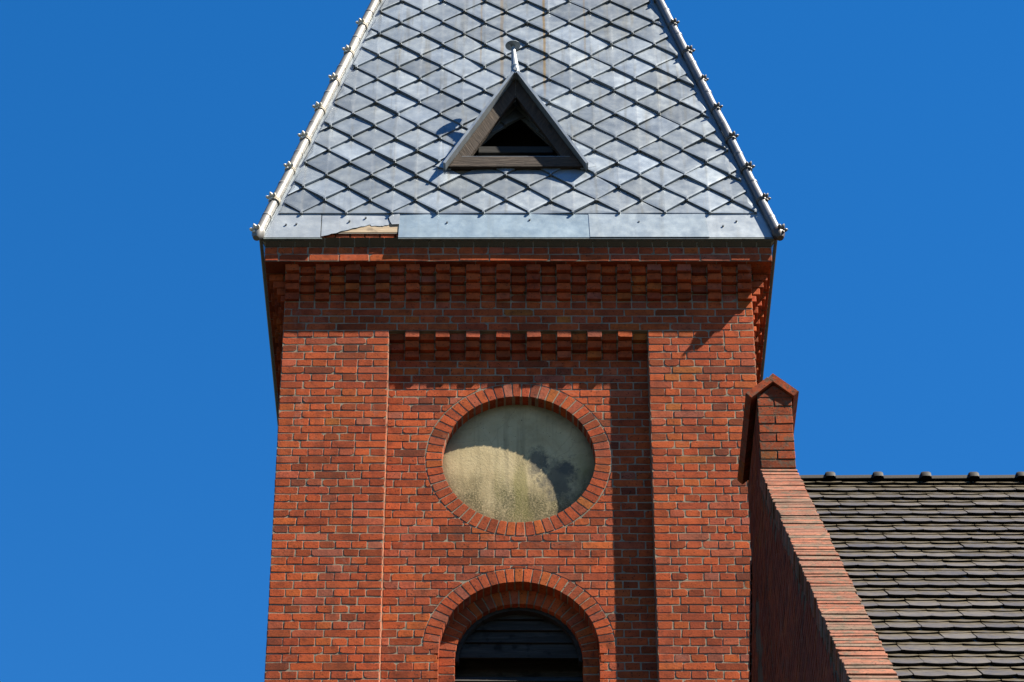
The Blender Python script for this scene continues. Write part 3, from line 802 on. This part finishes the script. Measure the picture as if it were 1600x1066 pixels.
for (sx, sy) in ((-1, -1), (1, -1), (1, 1), (-1, 1)):
    def hp(q, out=.052):
        d_ = EH - q * CA + out * .5
        return Vector((sx * d_, CY + sy * d_, EZ + q * SA + out * .35))
    qs = [-.02 + .4 * i for i in range(23)]
    m = MB(); tube(m, [hp(q) + Vector((random.uniform(-.004, .004), random.uniform(-.004, .004), 0)) for q in qs if q < QA], [.041 + random.uniform(-.001, .001) for q in qs if q < QA], 14)
    m.build("hip_roll", ZINC_HIP if sx < 0 else HIP_R, roof, 40)
    if sy < 0:
        for k in range(10):
            q = .015 + .463 * (k + random.uniform(.42, .6))
            m = MB(); tube(m, [hp(q), hp(q + .006), hp(q + .030), hp(q + .034)], [.041, .0445, .0440, .041], 14); m.build("roll_joint", ZINC_HIP if sx < 0 else HIP_R, roof, 40)
    # flat flange of the roll lying on the shingles
    if sy < 0:
        m = MB(); w = .070
        P = [(sx * (HQ(.0) - .01), .0), (sx * (HQ(4.4) - .01), 4.4), (sx * (HQ(4.4) - w), 4.4), (sx * (HQ(.0) - w), .0)]
        if poly_area(P) < 0: P.reverse()
        m.prism(P, RF, .002, .0075); m.build("hip_flange", ZINC, roof)
    up_ = (hp(1) - hp(0)).normalized(); out = Vector((sx * (.55 if sx < 0 else .8), sy * 1.1, .35)); out = (out - up_ * out.dot(up_)).normalized(); sd_ = out.cross(up_)
    kmax = 10 if sy < 0 else 0
    for k in range(kmax):
        q = .015 + .463 * k
        o = bpy.data.objects.new("crocket", (CB if sx < 0 else CBR) if k == 0 else (CM if sx < 0 else CMR)); col.objects.link(o); o.parent = roof
        tw = random.uniform(-.25, .25); ss = random.uniform(.80, .94)
        B = Matrix((up_, sd_, out)).transposed().to_4x4()
        o.matrix_basis = Matrix.Translation(hp(q)) @ B @ Matrix.Rotation(tw, 4, 'X') @ Matrix.Scale(ss, 4)
    # closed corner boot under the lowest crocket
    m = MB(); tube(m, [hp(-.055), hp(-.01), hp(.05)], [.030, .056, .050], 12); m.build("corner_boot", LIP if sx > 0 else ZINC_HIP, roof, 40)

# ================================================================ DORMER
dm = empty("dormer", (0, 0, 0), tower)
YF = -.075; DZ0, DZ1, DHW = 20.205, 21.250, .597
def ry(z): return -EY + (z - EZ) / 3.99
Fd = lambda s, z, n: (DX + s, YF + .055 - n, z)
sl = DHW / (DZ1 - DZ0); bw = .124      # horizontal width of the raking board
zs = DZ0 + .105
for sx in (-1, 1):
    P = [(sx * DHW, DZ0), (0, DZ1), (0, DZ1 - bw / sl), (sx * (DHW - bw), DZ0)]
    P = clip(P, 0, 1, DZ0 + .001)
    P = [(p[0] + sx * .001, p[1]) for p in P]
    if poly_area(P) < 0: P.reverse()
    m = MB(); m.prism(P, Fd, -.05, .0); m.build("raking_board", WOOD_L if sx < 0 else WOOD_R, dm)
P = [(-DHW + .01, DZ0 - .01), (DHW - .01, DZ0 - .01), (DHW - .01 - .105 * sl, zs), (-DHW + .01 + .105 * sl, zs)]
m = MB(); m.prism(P, Fd, -.10, .012); m.build("sill_beam", WOOD, dm)
m = MB(); m.prism([(-.48, zs + .002), (.48, zs + .002), (.48, zs + .010), (-.48, zs + .010)], Fd, -.09, .004); m.build("sill_flashing", ZINC_PLAIN, dm)
m = MB(); m.box(DX - .33, DX + .33, .02, .06, 20.40, 20.47); m.build("cross_rail", WOOD_DARK, dm)
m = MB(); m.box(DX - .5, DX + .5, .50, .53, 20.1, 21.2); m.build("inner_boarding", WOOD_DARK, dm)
# roof sheets
for sx in (-1, 1):
    n_ = Vector((sx * (DZ1 - DZ0), 0, DHW)).normalized(); th = .028
    lo = (sx * (DHW + .022), DZ0 - .040); hi = (0, DZ1 + .005)
    def pt(w, y, off): return (DX + lo[0] * (1 - w) + hi[0] * w + n_.x * off, y, lo[1] * (1 - w) + hi[1] * w + n_.z * off)
    m = MB(); vs = []; ns = 5
    for w in [i / ns for i in range(ns + 1)]:
        z = lo[1] * (1 - w) + hi[1] * w; yb = ry(z) + .03; wv = random.uniform(-.004, .004)
        for (y, off) in ((YF - .035 + wv, .004), (YF - .035 + wv, th), (yb, th), (yb, .004)): vs.append(pt(w, y, off))
    fs = []
    for i in range(ns):
        for k in range(4):
            q4 = (i * 4 + k, i * 4 + (k + 1) % 4, i * 4 + 4 + (k + 1) % 4, i * 4 + 4 + k); fs.append(q4 if sx > 0 else q4[::-1])
    fs += [(0, 1, 2, 3), tuple(ns * 4 + k for k in (3, 2, 1, 0))]
    m.add(vs, fs, (1.05, 1.05, 1.06)); m.build("roof_sheet", ZINC_PLAIN, dm)
    m = MB(); lv = []  # near-black lining added to paint the dormer's inside as deep shade
    for w in (.03, .97):
        z = lo[1] * (1 - w) + hi[1] * w
        for (y, off) in ((YF + .058, -.014), (YF + .058, .002), (ry(z) + .06, .002), (ry(z) + .06, -.014)): lv.append(pt(w, y, off))
    m.add(lv, [(0, 1, 5, 4), (1, 2, 6, 5), (2, 3, 7, 6), (3, 0, 4, 7), (0, 3, 2, 1), (4, 5, 6, 7)]); m.build("dark_lining", WOOD_DARK, dm)
    # flashing dressed onto the main roof beside the dormer
    P = [(DX + sx * .585, .965), (DX + sx * .715, 1.015), (DX + sx * .68, 1.06), (DX + sx * .05, 1.98), (DX, 1.93)]
    if poly_area(P) < 0: P.reverse()
    sheet("side_flashing", P, .034, .01, (1.1, 1.1, 1.1), wob=.004, par=dm)
m = MB(); tube(m, [(DX, YF - .04, DZ1 + .034), (DX, ry(DZ1) + .05, DZ1 + .034)], [.020, .020], 10); m.build("ridge_roll", ZINC_PLAIN, dm, 40)
# finial: tapered tube and flat disc
m = MB(); fx, fy = DX - .002, YF + .015
pts = [(fx, fy, DZ1 - .01), (fx, fy, DZ1 + .02), (fx - .002, fy, DZ1 + .035), (fx - .003, fy, DZ1 + .09), (fx - .004, fy, DZ1 + .10), (fx - .005, fy, DZ1 + .115), (fx - .022, fy, DZ1 + .36)]
tube(m, pts, [.045, .046, .041, .036, .040, .034, .016], 14, (1.0, 1.0, 1.02)); fin = m.build("finial", ZINC_PLAIN, dm, 35)
m = MB(); tube(m, [(fx - .022, fy, DZ1 + .352), (fx - .023, fy, DZ1 + .36), (fx - .023, fy, DZ1 + .368), (fx - .024, fy, DZ1 + .385)], [.05, .070, .066, .02], 24, (.75, .78, .8)); m.build("finial_disc", ZINC_PLAIN, fin, 30)

# ================================================================ NAVE
nave = empty("church_nave", (1.69, -2.77, 0))
tag(nave, "church nave with dark tiled roof behind a sloping brick parapet right of the tower", "church nave")
def nb(mb, name, mat, par=None, smooth=None, kind=None):
    o = mb.build(name, mat, None, smooth, kind); o.parent = par or nave
    if not par: o.matrix_parent_inverse = NI          # sub-parts hang on a part that already sits at the world origin
    return o
NI = Matrix.Translation((1.69, -2.77, 0)).inverted()
X0, X1 = 1.695, 1.945; YR = -2.77; YPF, YPB = -3.35, -2.19; ZC = 14.62; YE = -9.3
ZCc = ZC - .115                                    # wall top under the coping bricks
core = MB()
prof = [(YE, 0), (YE, ZC - (YPF - YE) - .16), (YPF, ZC - .16), (YPB, ZC - .16), (-.003, ZC - .16 + (YPB)), (-.003, 0)]
prof = prof[::-1]
kx = len(prof)
core.add([(X0 + e, y, z) for y, z in prof] + [(X1 - e, y, z) for y, z in prof],
         [tuple(range(kx)), tuple(range(2 * kx - 1, kx - 1, -1))] + [(i, i + kx, (i + 1) % kx + kx, (i + 1) % kx) for i in range(kx)])
core.box(X0 + e, X1 - e, YPF + e, YPB - e, ZC - .2, 15.28)
gw = nb(core, "gable_wall", MORTAR_OLD)
# left face bricks (seen along the wall), with one tall pointed slot
LG = lambda s, z, n: (X0 - n, -s, z)               # s = -y
FG = lambda s, z, n: (s, YPF - n, z)
gb = MB(); z = 7.9; k = 0
slot = lambda s, z: 2.24 < s < 2.62 and z < 14.25 and z < 14.25 - max(0, (abs(s - 2.43) - .05)) * 3.0
while z < 15.25:
    s = .01 - (.13 if k % 4 == 1 else 0)
    while s < -YE:
        w = HP if k % 2 == 0 else .26
        s0, s1 = max(s, .01), s + w
        zm = z + CO / 2; lim = ZC - .125
        ok = False
        if s0 >= -YPB and s1 <= -YPF + .05: ok = z + CO < 15.28; s1 = min(s1, -YPF)
        else:
            top = lim - max(0, s1 + YPF) if s1 > -YPF else lim + min(0, s0 + YPB)
            ok = z + CO < top + .05
        if ok and s1 - s0 > .03:
            P = rough_rect(s0 + JT / 2, s1 - JT / 2, z + JT / 2, z + CO - JT / 2)
            n_ = -.05 if slot((s0 + s1) / 2, zm) else random.uniform(-.0008, .0012)
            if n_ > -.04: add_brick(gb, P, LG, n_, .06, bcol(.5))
        s += w
    z += CO; k += 1
nb(gb, "gable_brickwork", BRICK_GABLE, gw, None, "stuff")
# pier: front bricks
z = ZC + .01; k = 0; pier = MB()
while z + CO < 15.29:
    ws = [.25] if k % 2 == 0 else [.12, .13]
    if k % 4 == 0: ws = [.25]
    s = X0
    for w in ws:
        P = rough_rect(s + .004, s + w - .004, z + JT / 2, z + CO - JT / 2)
        b = MB(); add_brick(b, P, FG, random.uniform(-.002, .003), .10, bcol(.75)); nb(b, "pier_brick", BRICK_OLD, gw); s += w
    z += CO; k += 1
gp = [(X0 + .004, z + .003), (X1 - .004, z + .003), ((X0 + X1) / 2, z + .003 + .11)]
b = MB(); add_brick(b, gp, FG, .0, 1.1, bcol(.75)); nb(b, "pier_brick", BRICK_OLD, gw)
zcap = z + .003; xm = (X0 + X1) / 2 - .006
# saddle cap: two sloping slabs
for sx in (-1, 1):
    ex = xm + sx * .165; t = .056; ang = R(42)
    d_ = Vector((sx * math.cos(ang), -math.sin(ang))); nn = Vector((sx * math.sin(ang), math.cos(ang)))
    top = Vector((xm, zcap + .122)); L = .242 if sx > 0 else .218
    if sx > 0: top = top + Vector((-.035, .033))
    P = [tuple(top), tuple(top + d_ * L), tuple(top + d_ * L + nn * t), tuple(top + nn * t)]
    if poly_area(P) < 0: P.reverse()
    nsl = 4; Lr = (YPB - YPF - .06) / nsl
    for q in range(nsl):
        M = (lambda s, zz, n, q=q: (s, YPF - .025 + q * Lr - n, zz))
        b = MB(); add_brick(b, P, M, 0, Lr - .006, bcol(.8), .004); nb(b, "cap_slab", m_cap if q else BRICK_OLD, gw) if False else nb(b, "cap_slab", BRICK_OLD, gw)
# coping bricks on edge, down both rakes
d45 = math.sqrt(.5)
CPF = lambda s, t, n: (s, YPF - t * d45 - n * d45, ZC - t * d45 + n * d45)
CPB = lambda s, t, n: (s, YPB + t * d45 + n * d45, ZC - t * d45 + n * d45)
t = 0.0; bed = MB()
bed.prism([(X0 + .004, 0), (X0 + .004, 8.3), (X1 - .004, 8.3), (X1 - .004, 0)][::-1], CPF, -.16, -.012)
bed.prism([(X0 + .004, 0), (X1 - .004, 0), (X1 - .004, 3.05), (X0 + .004, 3.05)][::-1], CPB, -.16, -.004)
nb(bed, "coping_bed", MORTAR_OLD, gw)
cstuff = MB(); cnt = 0
while t < 8.2:
    w = .067 + random.uniform(-.003, .003)
    P = rough_rect(X0 - .004 + random.uniform(-.005, .004), X1 + .004 + random.uniform(-.005, .005), t + .004, t + w - .005 - random.uniform(0, .006), .004)
    P = P[::-1]
    c = random.choice([(.235, .088, .052), (.22, .076, .044), (.205, .088, .058), (.165, .090, .062), (.245, .098, .060), (.15, .100, .072)])
    jj = random.uniform(.85, 1.1); c = tuple(x * jj for x in c)
    M = CPF; n_ = random.uniform(-.005, .005)
    b = MB() if t < 6.6 else cstuff
    # frame is left-handed along t, so list the outline reversed
    add_brick(b, P, M, n_, .12, c, .003)
    if t < 6.6: nb(b, "coping_brick", BRICK_COPE, gw)
    t += w
t = 0
while t < 3.0:
    P = rough_rect(X0 - .01, X1 + .01, t + .003, t + .071); add_brick(cstuff, P, CPB, 0, .12, (.19, .07, .04)); t += .075
nb(cstuff, "coping_rest", BRICK_COPE, gw, None, "stuff")

# nave body and roof
XE = 14.0; ZRo = 14.86
body = MB(); body.box(X1 + .003, XE, YE + .15, 3.7, 0, 8.25); nb(body, "nave_wall", WALLTEX)
RS = lambda s, q, n: (s, YR - q * d45 - n * d45, ZRo - q * d45 + n * d45)
RB = lambda s, q, n: (s, YR + q * d45 + n * d45, ZRo - q * d45 + n * d45)
nroof = empty("nave_roof"); nroof.parent = nave; nroof.matrix_parent_inverse = NI
dk = MB()
dk.prism([(X1 - .01, 0), (X1 - .01, 9.3), (XE, 9.3), (XE, 0)][::-1], RS, -.10, 0)
dk.prism([(2.02, 0), (XE, 0), (XE, 9.1), (2.02, 9.1)][::-1], RB, -.10, .02)
nb(dk, "roof_deck", TILE, nroof)
TW, RP = .187, .2875
def tile_mesh(name, qlen, h0, h1, sag=.034):
    """segment-cut plain tile; origin at the middle of its lower edge, x across, -y... built in (s,q,n)"""
    m = MB(); cols = 6; rows = [0, .5, .90, 1.0]; vs = []; hw = TW / 2 - .0018
    for r_, f in enumerate(rows):
        for c in range(cols + 1):
            u = -1 + 2 * c / cols; arc = sag * (1 - u * u)
            q = -qlen * (1 - f) + f * (arc - sag); drop = -.0035 if f == 1.0 else 0
            vs.append((u * hw, q, h0 + (h1 - h0) * f + drop - .0025 * u * u))
    nt_ = len(vs); nb_ = cols + 1
    fs = [(r_ * nb_ + c, (r_ + 1) * nb_ + c, (r_ + 1) * nb_ + c + 1, r_ * nb_ + c + 1) for r_ in range(len(rows) - 1) for c in range(cols)]
    lo = (len(rows) - 1) * nb_
    vs += [(vs[lo + c][0], vs[lo + c][1] - .001, vs[lo + c][2] - .012) for c in range(nb_)]
    fs += [(lo + c, nt_ + c, nt_ + c + 1, lo + c + 1) for c in range(cols)]
    # side edges
    vs += [(vs[r_ * nb_][0], vs[r_ * nb_][1], vs[r_ * nb_][2] - .0125) for r_ in range(len(rows))]
    vs += [(vs[r_ * nb_ + cols][0], vs[r_ * nb_ + cols][1], vs[r_ * nb_ + cols][2] - .0125) for r_ in range(len(rows))]
    a0 = nt_ + nb_; a1 = a0 + len(rows)
    for r_ in range(len(rows) - 1):
        fs += [(r_ * nb_, a0 + r_, a0 + r_ + 1, (r_ + 1) * nb_), (r_ * nb_ + cols, (r_ + 1) * nb_ + cols, a1 + r_ + 1, a1 + r_)]
    m.add(vs, fs); return m
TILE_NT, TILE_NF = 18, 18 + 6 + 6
top_t = tile_mesh("roof_tile", .335, .022, .062); bot_t = tile_mesh("roof_tile_under", .30, .010, .046)
TM = top_t.mesh("roof_tile"); TM.materials.append(TILE); TM.materials.append(EDGE_SHADE); shade(TM, 35); edge_mat(TM)
UM = bot_t
# basis of the front slope: x = s, y = down the slope, z = outwards (mirror-free: use s, q, n with q down -> n = s x q flipped)
Bm = Matrix(((1, 0, 0), (0, -d45, -d45), (0, -d45, d45))).to_4x4()
under_mb = MB(); rest = MB(); cnt = 0
for i in range(34):
    q = .10 + i * RP; off = (TW / 2 if i % 2 else 0)
    ntile = int((6.2 - X1) / TW)
    for k in range(-1, ntile + 1):
        s = X1 + off + (k + .5) * TW + random.uniform(-.003, .003)
        if s - TW / 2 < X1 - .10: continue
        dq = random.uniform(-.006, .006); tw = random.uniform(-.012, .012); lift = random.uniform(-.002, .003); tip = random.uniform(-.012, .012)
        y, z = RS(s, q, 0)[1:]
        u_ = 800 + (s + .055) * 5074 / ((y + 22.13) * math.cos(R(37)) + (z - 1.6) * math.sin(R(37)))
        vis = u_ < 1640 and q < 6.2
        T = Matrix.Translation(RS(s, q + dq, lift)) @ Bm @ Matrix.Rotation(tw, 4, 'Z') @ Matrix.Rotation(tip, 4, 'X')
        if vis and cnt < 300:
            o = bpy.data.objects.new("roof_tile", TM); col.objects.link(o); o.parent = nroof; o.matrix_basis = T; cnt += 1
        else: rest.add([T @ Vector(v) for v in top_t.v], top_t.f)
        s2 = s + TW / 2
        T2 = Matrix.Translation(RS(s2, q + .060 + random.uniform(-.005, .005), 0)) @ Bm @ Matrix.Rotation(random.uniform(-.01, .01), 4, 'Z')
        under_mb.add([T2 @ Vector(v) for v in bot_t.v], bot_t.f)
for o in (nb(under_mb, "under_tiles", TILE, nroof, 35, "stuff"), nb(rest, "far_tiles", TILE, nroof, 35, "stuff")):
    o.data.materials.append(EDGE_SHADE); edge_mat(o.data)
# ridge tiles
rm = MB(); seg = 10; RL = .345
for (x, r) in ((0, .075), (RL - .05, .078)): pass
pr = [(0, .066), (RL - .078, .070), (RL - .072, .086), (RL - .060, .092), (RL - .018, .092), (RL - .006, .086), (RL - .002, .07)]
vs = []
for (x, r) in pr:
    for k in range(seg + 1):
        a_ = math.pi * k / seg; vs.append((x, r * 1.25 * math.cos(a_), r * .92 * math.sin(a_)))
fs = [(i * (seg + 1) + k, (i + 1) * (seg + 1) + k, (i + 1) * (seg + 1) + k + 1, i * (seg + 1) + k + 1) for i in range(len(pr) - 1) for k in range(seg)]
fs.append(tuple((len(pr) - 1) * (seg + 1) + k for k in range(seg + 1))); fs.append(tuple(k for k in range(seg, -1, -1)))
rm.add(vs, fs)
RMm = rm.mesh("ridge_tile"); RMm.materials.append(RIDGE); shade(RMm, 40)
for k in range(14):
    o = bpy.data.objects.new("ridge_tile", RMm); col.objects.link(o); o.parent = nroof
    o.matrix_basis = Matrix.Translation((X1 - .01 + k * RL, YR, ZRo + .030 + random.uniform(-.003, .003)))

for m_ in bpy.data.materials: set_base(m_, .80 if m_.name.startswith('zinc') else TONE)
